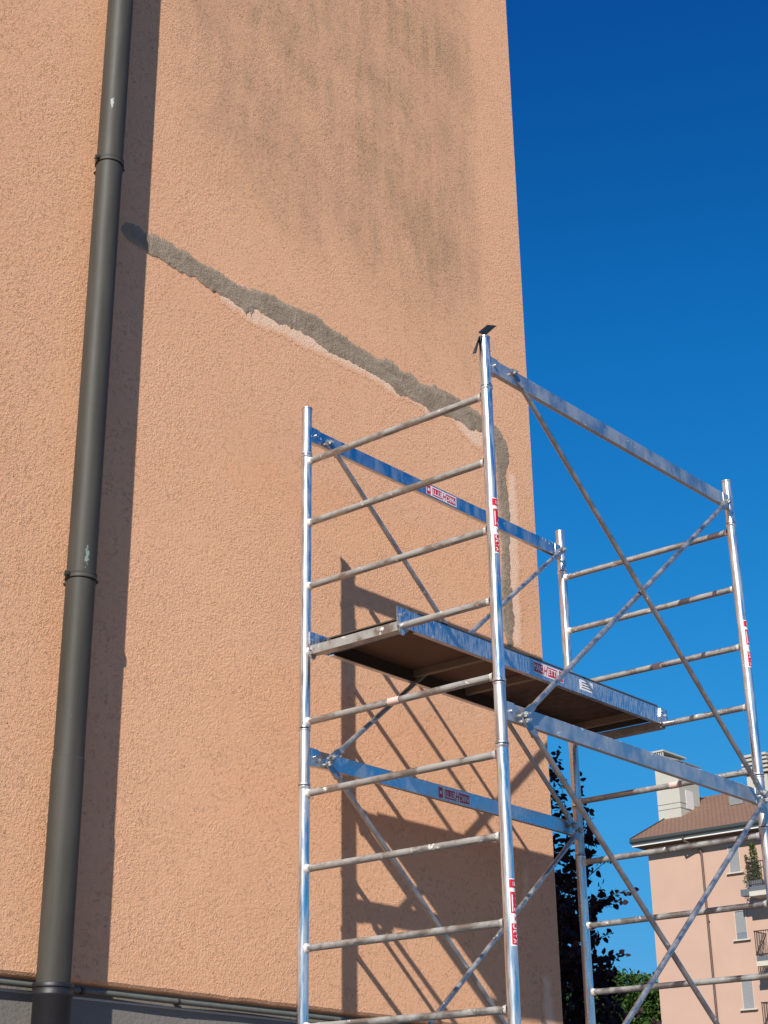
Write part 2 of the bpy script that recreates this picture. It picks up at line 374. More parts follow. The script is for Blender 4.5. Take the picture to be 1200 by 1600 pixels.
# stucco coat: front slab standing proud of the plinth with a sloping drip edge, wrapped round the corner, returned in depth
x0, x1, y0, y1, zt = -9.0, CX, W, W+13, 8.6
rng = random.Random(3)
N = 260
xs = [x0+(x1-x0)*i/N for i in range(N+1)]
vs = []; fs = []
for x in xs:
    j = .004*noise.noise(Vector((x*9, 0, 0)))+.003*noise.noise(Vector((x*31, 5, 0)))
    for (yy, zz) in ((y0, zt), (y0, ZB+.012+j), (y0+.006, ZB+j), (y0+.012, ZB-.004+j), (y0+.026, ZB-.008+j*.5), (y0+.040, ZB-.008)):
        vs.append((x, yy, zz))
for i in range(N):
    for k in range(5):
        a = i*6+k; fs.append((a, a+1, a+7, a+6))
b.add(vs, fs)
b.add([(x1,y0,zt),(x1,y0,ZB),(x1,y1,ZB),(x1,y1,zt)], [(0,1,2,3)])
b.add([(x0,y0,zt),(x0,y0,ZB),(x0,y1,ZB),(x0,y1,zt)], [(3,2,1,0)])
b.add([(x0,y1,zt),(x0,y1,ZB),(x1,y1,ZB),(x1,y1,zt)], [(0,1,2,3)])
wall = b.build('stucco_wall', m_stucco, ab)
b = MB(); b.box((x0-.3, y0-.4, zt), (x1+.3, y1+.4, zt+.18)); b.build('roof_slab', m_cap, ab)
b = MB(); b.box((x0+.03, y0+.028, GZ-.3), (x1-.03, y1-.03, ZB-.0085)); b.build('plinth', m_plinth, ab)
b = MB(); b.box((x0+.1, y0+.023, ZB-.058), (x1-.05, y0+.0275, ZB-.050)); b.build('joint_strip', m_strip, ab)
# conduit clipped under the drip edge
b = MB(); pts = []; 
for i in range(90):
    x = -8.5+i*.119; pts.append((x, y0+.006+.002*math.sin(i*.9), ZB-.030+.002*noise.noise(Vector((x*2, 3, 1)))))
b.path(pts, [.0105]*90, 12)
cond = b.build('conduit', m_conduit, ab)
for x in (-1.55, -.83, -.35, .35, 1.1, 1.8):
    b = MB(); b.tube((x-.007, y0+.006, ZB-.030), (x+.007, y0+.006, ZB-.030), .0135, 12); b.box((x-.006, y0+.008, ZB-.036), (x+.006, y0+.032, ZB-.024))
    b.build('conduit_clip', m_dark, cond)

MORTAR = [(-0.87, 0.696), (-0.842, 0.72), (-0.796, 0.729), (-0.749, 0.72), (-0.709, 0.712), (-0.675, 0.731), (-0.599, 0.736), (-0.546, 0.726), (-0.473, 0.732), (-0.431, 0.716), (-0.318, 0.718), (-0.233, 0.714), (-0.159, 0.701), (-0.068, 0.712), (-0.015, 0.732), (0.038, 0.741), (0.11, 0.754), (0.165, 0.741), (0.221, 0.743), (0.267, 0.752), (0.371, 0.763), (0.414, 0.777), (0.496, 0.745), (0.594, 0.745), (0.693, 0.725), (0.804, 0.721), (0.906, 0.709), (0.948, 0.733), (1.012, 0.747), (1.085, 0.71), (1.166, 0.738), (1.241, 0.705), (1.335, 0.718), (1.369, 0.743), (1.402, 0.732), (1.493, 0.738), (1.607, 0.734), (1.723, 0.717), (1.793, 0.711), (1.869, 0.69), (1.929, 0.688), (1.97, 0.666), (2.004, 0.634), (2.031, 0.587), (2.04, 0.542), (2.03, 0.487), (2.002, 0.438), (1.998, 0.377), (2.01, 0.303), (2.023, 0.229), (2.021, 0.132), (2.01, 0.064), (2.011, 0.004), (1.998, -0.019), (2.003, -0.101), (1.996, -0.196), (1.992, -0.253), (2.013, -0.284), (2.005, -0.378), (2.016, -0.466), (1.994, -0.526), (1.991, -0.563), (1.999, -0.604), (1.935, -0.619), (1.932, -0.577), (1.913, -0.528), (1.901, -0.459), (1.904, -0.332), (1.912, -0.219), (1.926, -0.104), (1.932, -0.027), (1.914, 0.043), (1.916, 0.158), (1.918, 0.274), (1.913, 0.369), (1.9, 0.443), (1.894, 0.52), (1.856, 0.582), (1.786, 0.601), (1.668, 0.574), (1.6, 0.593), (1.486, 0.591), (1.328, 0.553), (1.302, 0.574), (1.22, 0.571), (1.129, 0.575), (1.049, 0.56), (0.998, 0.593), (0.904, 0.603), (0.853, 0.602), (0.767, 0.605), (0.677, 0.611), (0.579, 0.598), (0.496, 0.602), (0.434, 0.613), (0.362, 0.628), (0.26, 0.625), (0.154, 0.607), (0.077, 0.61), (-0.003, 0.619), (-0.025, 0.613), (-0.041, 0.56), (-0.055, 0.59), (-0.068, 0.584), (-0.08, 0.554), (-0.099, 0.582), (-0.142, 0.588), (-0.207, 0.602), (-0.292, 0.597), (-0.355, 0.6), (-0.418, 0.624), (-0.499, 0.605), (-0.572, 0.61), (-0.62, 0.623), (-0.699, 0.611), (-0.738, 0.62), (-0.796, 0.623), (-0.854, 0.633), (-0.875, 0.66)]
SMEAR1 = [(-0.293, 0.617), (-0.248, 0.553), (-0.132, 0.54), (-0.031, 0.526), (0.079, 0.529), (0.215, 0.549), (0.307, 0.547), (0.401, 0.542), (0.544, 0.551), (0.667, 0.552), (0.767, 0.561), (0.893, 0.554), (1.038, 0.526), (1.155, 0.554), (1.305, 0.526), (1.352, 0.581), (0.947, 0.657), (0.448, 0.681), (-0.014, 0.703)]
SMEAR2 = [(-0.255, 0.725), (-0.208, 0.732), (-0.139, 0.735), (-0.068, 0.73), (-0.041, 0.699), (-0.101, 0.648)]
SMEAR3 = [(1.453, 0.618), (1.519, 0.572), (1.607, 0.518), (1.72, 0.48), (1.808, 0.486), (1.82, 0.673)]
SMEAR4 = [(2.015, 0.454), (2.101, 0.451), (2.113, 0.219), (2.093, -0.094), (2.087, -0.394), (2.077, -0.585), (1.982, -0.608), (1.961, -0.498), (1.983, 0.178)]
SMEAR5 = [(2.094, -2.274), (2.173, -2.248), (2.204, -2.501), (2.208, -2.62), (2.099, -2.627), (2.088, -2.509)]
SMEAR6 = [(1.963, -1.759), (2.036, -1.742), (2.039, -1.901), (2.021, -1.978), (1.956, -1.974)]


def jag(poly, seg=.012, amp=.0035, seed=0):
    out = []
    for i in range(len(poly)):
        p = Vector(poly[i]); q = Vector(poly[(i+1) % len(poly)]); n_ = max(1, int((q-p).length/seg))
        nn = Vector((-(q-p).y, (q-p).x)).normalized() if (q-p).length > 1e-6 else Vector((0,0))
        for k in range(n_):
            r_ = p.lerp(q, k/n_); s_ = r_.to_3d()
            d = noise.noise(s_*38+Vector((seed, 0, 0)))*amp*1.6+noise.noise(s_*110+Vector((0, seed, 0)))*amp
            out.append(r_+nn*d)
    return out
def patch(name, poly, y, h, rough, mat, amp, seed, fade=.022, grid=.011):
    """a thin coat inside an outline on the wall: fine mesh, feathered edge, uneven face; 'core' runs 0 at the rim to 1 inside"""
    from mathutils.geometry import delaunay_2d_cdt
    pl = jag(poly, .008, amp, seed); n_ = len(pl)
    xs_ = [p.x for p in pl]; ys_ = [p.y for p in pl]
    def inside(x, z):
        c = False; j = n_-1
        for i in range(n_):
            if (ys_[i] > z) != (ys_[j] > z) and x < (xs_[j]-xs_[i])*(z-ys_[i])/(ys_[j]-ys_[i])+xs_[i]: c = not c
            j = i
        return c
    def dist(x, z):
        return math.sqrt(min((x-a)**2+(z-c)**2 for a, c in zip(xs_, ys_)))
    pts = [Vector((a, c)) for a, c in zip(xs_, ys_)]; rg = random.Random(seed)
    x = min(xs_)
    while x < max(xs_):
        z = min(ys_)
        while z < max(ys_):
            q = (x+rg.uniform(-.3, .3)*grid, z+rg.uniform(-.3, .3)*grid)
            if inside(*q) and dist(*q) > .004: pts.append(Vector(q))
            z += grid
        x += grid
    vo, eo, fo, _a, _b, _c = delaunay_2d_cdt(pts, [(i, (i+1) % n_) for i in range(n_)], [], 1, 1e-6)
    vs = []; core = []
    for v in vo:
        k = min(1, dist(v.x, v.y)/fade); core.append(k)
        e = noise.noise(Vector((v.x*22, v.y*50, seed)))+.6*noise.noise(Vector((v.x*70, v.y*90, seed)))
        vs.append((v.x, y-h*(k**.6)-rough*k*e, v.y))
    me = bpy.data.meshes.new(name)
    fs = []
    for f in fo:
        a, b2, c = (vo[i] for i in f[:3]); f = list(f)
        cx, cz = sum(vo[i].x for i in f)/len(f), sum(vo[i].y for i in f)/len(f)
        if not inside(cx, cz): continue
        ar = (b2.x-a.x)*(c.y-a.y)-(b2.y-a.y)*(c.x-a.x)
        fs.append(f if ar > 0 else f[::-1])
    me.from_pydata(vs, [], fs); me.materials.append(mat)
    at = me.attributes.new('core', 'FLOAT', 'POINT'); at.data.foreach_set('value', core)
    me.polygons.foreach_set('use_smooth', [True]*len(me.polygons)); me.update()
    o = bpy.data.objects.new(name, me); COL.objects.link(o); attach(o, ab); return o
mp_ = patch('mortar_line', MORTAR, W-.0016, .0030, .0009, m_mortar, .007, 1)
mp_['label'] = 'rough grey mortar filling a long line across the wall and down beside its corner'
for i, s_ in enumerate((SMEAR1, SMEAR2, SMEAR3, SMEAR4, SMEAR5, SMEAR6)):
    patch('plaster_smear', s_, W-.0008-.0001*i, .0003, .0001, m_smear, .012, 10+i, .03, .02)

# ------------------------------------------------------------------ rain pipe
PX, PY, PR = -1.0527, .227, .060
b = MB()
b.path([(PX, PY, 8.4), (PX, PY, -1.80)], [PR-.0015, PR-.0015], 48); 
dp = b.build('downpipe', m_pipe, ab)
b = MB(); b.lathe((PX, PY, 0), [(PR-.003,-1.792),(PR+.0012,-1.796),(PR+.0012,-2.61),(PR-.004,-2.61)], 48); b.build('pipe_sleeve', m_pipe, dp)
b = MB(); b.lathe((PX, PY, 0), [(PR-.002,-2.596),(PR+.012,-2.598),(PR+.015,-2.603),(PR+.015,-2.612),(PR+.011,-2.616),(PR+.011,-2.628),(PR+.014,-2.632),(PR+.014,-2.640),(PR+.008,-2.648),(PR+.008,-4.88)], 48); b.build('pipe_boot', m_boot, dp)
for z in (.878, -1.072, 2.83, -3.9):
    b = MB()
    b.lathe((PX, PY, z), [(PR-.001,.013),(PR+.004,.013),(PR+.0045,.008),(PR+.0025,.003),(PR+.0025,-.003),(PR+.0045,-.008),(PR+.004,-.013),(PR-.001,-.013)], 48)
    for sx in (-1, 1):
        b.box((PX+sx*(PR+.009)-.010, PY+.002, z-.012), (PX+sx*(PR+.009)+.010, PY+.006, z+.012))
        b.tube((PX+sx*(PR+.011), PY-.010, z), (PX+sx*(PR+.011), PY+.016, z), .0045, 8)
        b.tube((PX+sx*(PR+.011), PY-.012, z), (PX+sx*(PR+.011), PY-.006, z), .0085, 6)
    b.tube((PX, PY+PR, z), (PX, W+.02, z), .006, 8)
    b.build('pipe_bracket', m_pipe, dp)

# ------------------------------------------------------------------ scaffold tower
SW, SL = 1.0073, 2.0108
tw = empty('scaffold_tower', (SL/2, -SW/2, GZ), 'galvanised mobile scaffold tower with ladder rungs and crossed braces beside the orange wall', 'scaffolding')
CR = {'A': (0, 0), 'B': (0, -SW), 'C': (SL, 0), 'D': (SL, -SW)}
JT = [(-.018, -.25), (-1.510, -1.745), (-3.005, -3.24)]      # sleeve top, sleeve bottom (collars)
R = .0235
posts = {}
for key, (px, py) in CR.items():
    for j, (zt_, zc) in enumerate(JT):
        zb = JT[j+1][0] if j < 2 else -4.52
        b = MB(); b.tube((px, py, zc-.004), (px, py, zb+.004), R, 28)
        b.lathe((px, py, zc-.004), [(R-.002,0),(R+.003,-.001),(R+.0035,-.006),(R,-.013)], 28)
        b.lathe((px, py, zb+.004), [(R,.013),(R+.0035,.006),(R+.003,.001),(R-.002,0)], 28)
        po = b.build('post', m_post, tw, (px, py, zb)); posts[(key, j)] = po
        b = MB(); b.tube((px, py, zt_), (px, py, zc), R-.0004, 28, caps=False)
        b.lathe((px, py, 0), [(R-.0004, zt_-.008), (R+.0022, zt_-.006), (R+.0022, zt_-.001), (R, zt_), (R-.003, zt_), (R-.0035, zt_-.04)], 28)
        b.lathe((px, py, 0), [(R, zc+.010), (R+.003, zc+.006), (R+.003, zc+.001), (R, zc-.001)], 28)
        b.tube((px, py, zt_-.03), (px, py, zt_-.034), R-.003, 28)
        b.build('spigot', m_post if j == 0 else m_sleeve, po, (px, py, zc))
    b = MB(); b.tube((px, py, -4.52), (px, py, -4.88), .017, 16)
    for k in range(24): b.lathe((px, py, -4.54-k*.014), [(.017,.004),(.0195,0),(.017,-.004)], 16)
    b.build('screw_jack', m_sleeve, tw, (px, py, -4.9))
    b = MB(); b.box((px-.07, py-.07, GZ+.002), (px+.07, py+.07, GZ+.012)); b.build('base_plate', m_sleeve, tw, (px, py, -4.9))

RZ = [-.2882, -.5857, -.8815, -1.1779, -1.4818, -1.7816, -2.0851, -2.3935, -2.6882, -2.985, -3.28, -3.58, -3.88, -4.18, -4.48]
rr_ = .0148
def rung_mesh():
    b = MB(); n_ = 16; L_ = SW-2*R+.004; S = 26; vs = []
    for i in range(S+1):
        y = -SW+R-.002+L_*i/S
        for k in range(n_):
            a = 2*math.pi*(k+.5)/n_; q = rr_*(1.0 if k % 2 else .955)
            w_ = .00035*noise.noise(Vector((i*.7, k*.6, 2)))
            vs.append(((q+w_)*math.cos(a), y, (q+w_)*math.sin(a)))
    b.add(vs, [(i*n_+k, (i+1)*n_+k, (i+1)*n_+(k+1) % n_, i*n_+(k+1) % n_) for i in range(S) for k in range(n_)], 0, True)
    for sgn, yy in ((1, -SW+R), (-1, -R)):       # flared welds
        vs = []
        prof = [(0, .0215), (.004, .0185), (.010, .0165), (.018, .0155), (.022, .0145)]
        for d, q in prof:
            for k in range(n_):
                a = 2*math.pi*k/n_; e = 1+.07*noise.noise(Vector((k, d*300, yy*9)))
                vs.append((q*e*math.cos(a)*.9, yy-sgn*.003+sgn*d, q*e*math.sin(a)))
        f_ = [(i*n_+k, i*n_+(k+1) % n_, (i+1)*n_+(k+1) % n_, (i+1)*n_+k) for i in range(4) for k in range(n_)]
        if sgn < 0: f_ = [g[::-1] for g in f_]
        b.add(vs, f_, 1, True)
    return b
first = None
for x in (0, SL):
    for z in RZ:
        if first is None:
            first = rung_mesh().build('rung', [m_rung, m_weld], tw, (0, 0, 0)); base_ = first.location.copy(); first.location = base_+Vector((x, 0, z))
        else:
            c_ = first.copy(); COL.objects.link(c_); c_.parent = tw; c_.location = base_+Vector((x, 0, z))

# beams (deep rectangular tubes hooked over the sleeves)
def beam(y, z, side, h=.034):
    b = MB(); e = R+.001
    b.box((e, y-.011, z-h), (SL-e, y+.011, z+h))
    for x, s_ in ((0, 1), (SL, -1)):
        xa, xb = sorted((x+s_*(R-.004), x+s_*(R+.05)))
        b.box((xa, y-.0135, z-h-.003), (xb, y+.0135, z+h+.003))
        b.tube((x+s_*.045, y+.0-side*.02, z+.0), (x+s_*.045, y+side*.024, z+.0), .007, 8)
    return b.build('beam', m_beam if y > -.5 else m_beamdull, tw, (0, y, z), bevel=.002)
beams = {}
for j, z in enumerate((-.145, -1.622, -3.12)):
    beams[('A', j)] = beam(0, z+(.0 if j else .0), -1); beams[('B', j)] = beam(-SW, z+(.006 if j == 0 else .008 if j == 1 else 0), -1)
# braces
def brace(y, xa, za, xb, zb):
    p = Vector((xa, y, za)); q = Vector((xb, y, zb)); d = (q-p).normalized(); side = Vector((0, 1, 0)); nn = d.cross(side)
    b = MB()
    f0 = .07
    b.tube(p+d*f0, q-d*f0, .0115, 14)
    for e, s_ in ((p, 1), (q, -1)):      # flattened, drilled ends
        vs = []
        for t_, hw, th in ((-.018, .010, .0025), (-.006, .0165, .0025), (.03, .0165, .003), (.05, .0145, .006), (f0+.004, .0117, .0112)):
            c = e+d*s_*t_
            vs += [c+nn*hw+side*th, c-nn*hw+side*th, c-nn*hw-side*th, c+nn*hw-side*th]
        fs = [(4*i+k, 4*i+(k+1) % 4, 4*i+4+(k+1) % 4, 4*i+4+k) for i in range(4) for k in range(4)]+[(0,3,2,1),(16,17,18,19)]
        b.add(vs, fs)
    o = b.build('brace', m_brace, tw, tuple((p+q)/2))
    for e, s_ in ((p, 1), (q, -1)):
        b = MB(); b.tube(e+Vector((0, -.022, 0)), e+Vector((0, .026, 0)), .006, 8)
        b.tube(e+Vector((0, -.016, 0)), e+Vector((0, -.004, 0)), .0125, 6)
        for w_ in (-1, 1): b.obox(e+Vector((w_*.009, -.017, w_*.005)), (.005, 0, .003), (0, .0045, 0), (0, 0, .003))
        b.build('wing_nut', m_sleeve, o, tuple(e))
    return o
for y, s_ in ((-SW, -1), (0, -1)):
    f_ = y+s_*.030; n_ = y+s_*.055
    for j, (zu, zl) in enumerate(((-.160, -1.612), (-1.640, -3.11))):
        a_, c_ = (f_, n_) if (j == 1) == (y < -.5) or y > -.5 else (n_, f_)
        brace(a_, .118, zu, 1.925, zl)          # falls to the right
        brace(c_, .112, zl-.006, 1.940, zu)     # rises to the right

# stickers: white film, red panels, lettering
def text_faces(body, size):
    cu = bpy.data.curves.new('lettering', 'FONT'); cu.body = body; cu.size = size; cu.offset = size*.018; cu.resolution_u = 3
    to = bpy.data.objects.new('lettering', cu); COL.objects.link(to)
    dg = bpy.context.evaluated_depsgraph_get(); dg.update()
    me = bpy.data.meshes.new_from_object(to.evaluated_get(dg))
    bpy.data.objects.remove(to); bpy.data.curves.remove(cu)
    v = [(a.co.x, a.co.y) for a in me.vertices]; f = [tuple(p.vertices) for p in me.polygons]
    bpy.data.meshes.remove(me); return v, f
def sticker_2d(L_, H):
    """returns list of (verts2d, faces, mat, lift) in a box L_ x H, lower left at 0,0: MARC-H-ETTI trade mark with a red end block"""
    out = []
    def rect(x0, y0, x1, y1, m_, lift, nx=12, ny=6):
        nx = max(1, int(nx*(x1-x0)/L_)+1)
        v = [(x0+(x1-x0)*i/nx, y0+(y1-y0)*j/ny) for j in range(ny+1) for i in range(nx+1)]
        f = [(j*(nx+1)+i, j*(nx+1)+i+1, (j+1)*(nx+1)+i+1, (j+1)*(nx+1)+i) for j in range(ny) for i in range(nx)]
        out.append((v, f, m_, lift))
    rect(0, 0, L_, H, 0, 1)
    rect(.02*L_, .12*H, .33*L_, .90*H, 1, 2); rect(.48*L_, .12*H, .80*L_, .90*H, 1, 2); rect(.86*L_, .05*H, .985*L_, .95*H, 1, 2)
    def text(body, x0, x1, y0, y1, m_, shear=0.):
        v, f = text_faces(body, 1.0)
        xa = min(p[0] for p in v); xb = max(p[0] for p in v); ya = min(p[1] for p in v); yb = max(p[1] for p in v)
        v = [(x0+(p[0]-xa)/(xb-xa)*(x1-x0)+shear*((p[1]-ya)/(yb-ya)-.5)*H, y0+(p[1]-ya)/(yb-ya)*(y1-y0)) for p in v]
        out.append((v, f, m_, 3))
    text('MARC', .035*L_, .315*L_, .26*H, .78*H, 0)
    text('H', .36*L_, .45*L_, .06*H, .94*H, 1, .25)
    text('ETTI', .495*L_, .785*L_, .26*H, .78*H, 0)
    rect(.89*L_, .35*H, .955*L_, .62*H, 0, 3, 4, 1)
    return out
def flat_sticker(parent, x0, x1, y, z0, z1, flip=False):
    b = MB(); L_ = x1-x0; H = z1-z0
    for v, f, m_, lift in sticker_2d(L_, H):
        vs = [((x1-p[0]) if flip else (x0+p[0]), y-.0004*lift, (z1-p[1]) if flip else (z0+p[1])) for p in v]
        b.add(vs, f, m_)
    o = b.build('sticker', [m_white, m_red], parent, (x0, y, z0)); return o
def post_sticker(parent, px, py, z0, z1, ang=-90, half=.0215):
    b = MB(); L_ = z1-z0; H = 2*half
    for v, f, m_, lift in sticker_2d(L_, H):
        vs = []
        for p in v:
            a = math.radians(ang)-(p[1]-half)/R      # sticker's 'up' turns towards the left
            q = R+.0004*lift
            vs.append((px+q*math.cos(a), py+q*math.sin(a), z0+p[0]))
        b.add(vs, f, m_)
    return b.build('sticker', [m_white, m_red], parent, (px, py, z0))
post_sticker(posts[('B', 0)], 0, -SW, -.990, -.755)
post_sticker(posts[('B', 1)], 0, -SW, -2.478, -2.243)
post_sticker(posts[('D', 0)], SL, -SW, -.992, -.757, -85)
flat_sticker(beams[('A', 0)], .845, 1.083, -.0113, -.171, -.119, True)
flat_sticker(beams[('A', 1)], .875, 1.110, -.0113, -1.650, -1.597, True)

def rung_label(px, y0, y1, z, torn, seed):
    b = MB(); n_ = 14; m__ = 8; vs = []; rg = random.Random(seed)
    jx = [rg.uniform(-1, 1)*torn for _ in range(n_+1)]; jy = [rg.uniform(-1, 1)*torn for _ in range(n_+1)]
    for i in range(n_+1):
        a = math.radians(95+i*200/n_)
        for k in range(m__+1):
            y = (y0+jx[i])+((y1+jy[i])-(y0+jx[i]))*k/m__
            vs.append((px+(rr_+.0012)*math.cos(a), y, z+(rr_+.0012)*math.sin(a)))
    b.add(vs, [(i*(m__+1)+k, i*(m__+1)+k+1, (i+1)*(m__+1)+k+1, (i+1)*(m__+1)+k) for i in range(n_) for k in range(m__)], 0, True)
    o = b.build('label_patch', m_tape, tw, (px, y0, z)); return o
rung_label(0, -.52, -.462, RZ[4], .002, 1)
rung_label(SL, -.555, -.505, RZ[2], .001, 2)
rung_label(SL, -.60, -.54, RZ[4], .007, 3)

# ---- working platform
YN, YF = -.534, -.050; ZT, ZBm = -1.098, -1.180
b = MB()
b.box((.075, YF-.004, -1.116), (1.985, YN+.004, -1.106)) if False else b.box((.115, YN+.003, -1.113), (1.945, YF-.003, -1.100))
pf = b.build('platform', [m_ply], tw, (SL/2, (YN+YF)/2, -1.1))
pf['label'] = 'long brown plywood deck in a galvanised frame hooked over the rungs'
b = MB(); vs = []
b.box((.100, YN-.003, -1.0995), (1.96, YF+.003, -1.094)); b.build('deck_top', m_plydark, pf)
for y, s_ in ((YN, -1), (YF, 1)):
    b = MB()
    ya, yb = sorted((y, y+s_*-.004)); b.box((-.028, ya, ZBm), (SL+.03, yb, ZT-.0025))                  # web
    yc, yd = sorted((y+s_*-.004, y+s_*-.024)); b.box((.10, yc, ZBm), (1.96, yd, ZBm+.004)); ye, yf = sorted((y+s_*-.0042, y+s_*-.0052)); b.box((.12, ye, ZBm+.0045), (1.94, yf, -1.1135), 1)  # flange, plus a dark liner that puts the frame's inner shade into colour
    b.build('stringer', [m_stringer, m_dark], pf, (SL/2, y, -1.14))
for x in (.114, .66, 1.04, 1.91):
    b = MB(); b.box((x, YN+.005, -1.146), (x+.026, YF-.005, -1.1135))
    b.build('cross_bar', m_bar, pf, (x, YN, -1.14))
for xa, xb in ((.100, .113), (1.946, 1.959)):
    b = MB(); b.box((xa, YN+.005, -1.168), (xb, YF-.005, -1.1135)); b.build('end_bar', m_dark, pf, (xa, YF, -1.14))
for x in (0, SL):
    b = MB(); xa, xb = x-.019, x+.019
    b.box((xa, YN+.006, -1.198), (xa+.003, YF-.0, -1.1600)); b.box((xb-.003, YN+.006, -1.198), (xb, YF, -1.1600)); b.box((xa+.0031, YN+.006, -1.1625), (xb-.0031, YF, -1.1600)); b.box((xa+.0031, YN+.006, -1.198), (xb-.0031, YF, -1.1955))
    b.build('end_channel', m_rung, pf, (x, YF, -1.18))
def hook(x, y, sx):
    b = MB(); t_ = .003
    o_ = [(-.034, .064), (.030, .064), (.035, .02), (.020, .0), (.017, -.035), (.006, -.052), (-.012, -.050), (-.020, -.036), (-.024, .0), (-.034, .02)] if sx > 0 else [(-.030, .062), (.030, .062), (.035, .02), (.022, .0), (.017, -.012), (-.014, -.012), (-.030, .0)]
    prof = [(x+sx*p, -1.1779+q+.012) for p, q in o_]
    n_ = len(prof)
    vs = [(a, y-t_, c) for a, c in prof]+[(a, y+t_, c) for a, c in prof]
    b.add(vs, [tuple(range(n_)), tuple(range(2*n_-1, n_-1, -1))]+[(i, n_+i, n_+(i+1) % n_, (i+1) % n_) for i in range(n_)])
    b.tube((x-sx*.01, y-.010, -1.135), (x-sx*.01, y+.008, -1.135), .007, 8)
    b.tube((x+sx*.02, y-.008, -1.118), (x+sx*.02, y+.006, -1.118), .005, 8)
    bm_ = b.build('hook', m_stringer, pf, (x, y, -1.18))
for x, sx in ((0, 1), (SL, -1)):
    hook(x, YN-.0035, sx); hook(x, YF+.0035, sx)
flat_sticker(pf, .915, 1.150, YN-.0004, -1.163, -1.108)
b = MB(); b.box((1.285, YN-.0012, -1.160), (1.392, YN-.0002, -1.112))
for k in range(3): b.box((1.30, YN-.0016, -1.150+k*.012), (1.30+.075-.012*k, YN-.0011, -1.146+k*.012), 1)
b.build('rating_label', [m_white, m_dark], pf, (1.285, YN, -1.16))

# bent steel plate lying on the near post
b = MB()
def plate(pts, t_):
    pts = [Vector(p) for p in pts]; nn = (pts[1]-pts[0]).cross(pts[3]-pts[0]).normalized()*t_
    vs = pts+[p+nn for p in pts]
    b.add(vs, [(0,1,2,3),(7,6,5,4),(0,4,5,1),(1,5,6,2),(2,6,7,3),(3,7,4,0)])
plate([(-.068,-1.03,-.032),(0,-1.03,.033),(.126,-.985,.098),(.039,-.985,.013)], .004)
plate([(-.069,-1.03,-.050),(-.118,-1.03,-.151),(-.034,-.985,-.098),(.0,-.985,.0)], .003)
o = b.build('bent_steel_plate', m_dark, None, (0, -SW, -.018), bevel=.001)
tag(o, 'dark bent steel plate resting on top of the nearest scaffold post', 'metal plate')

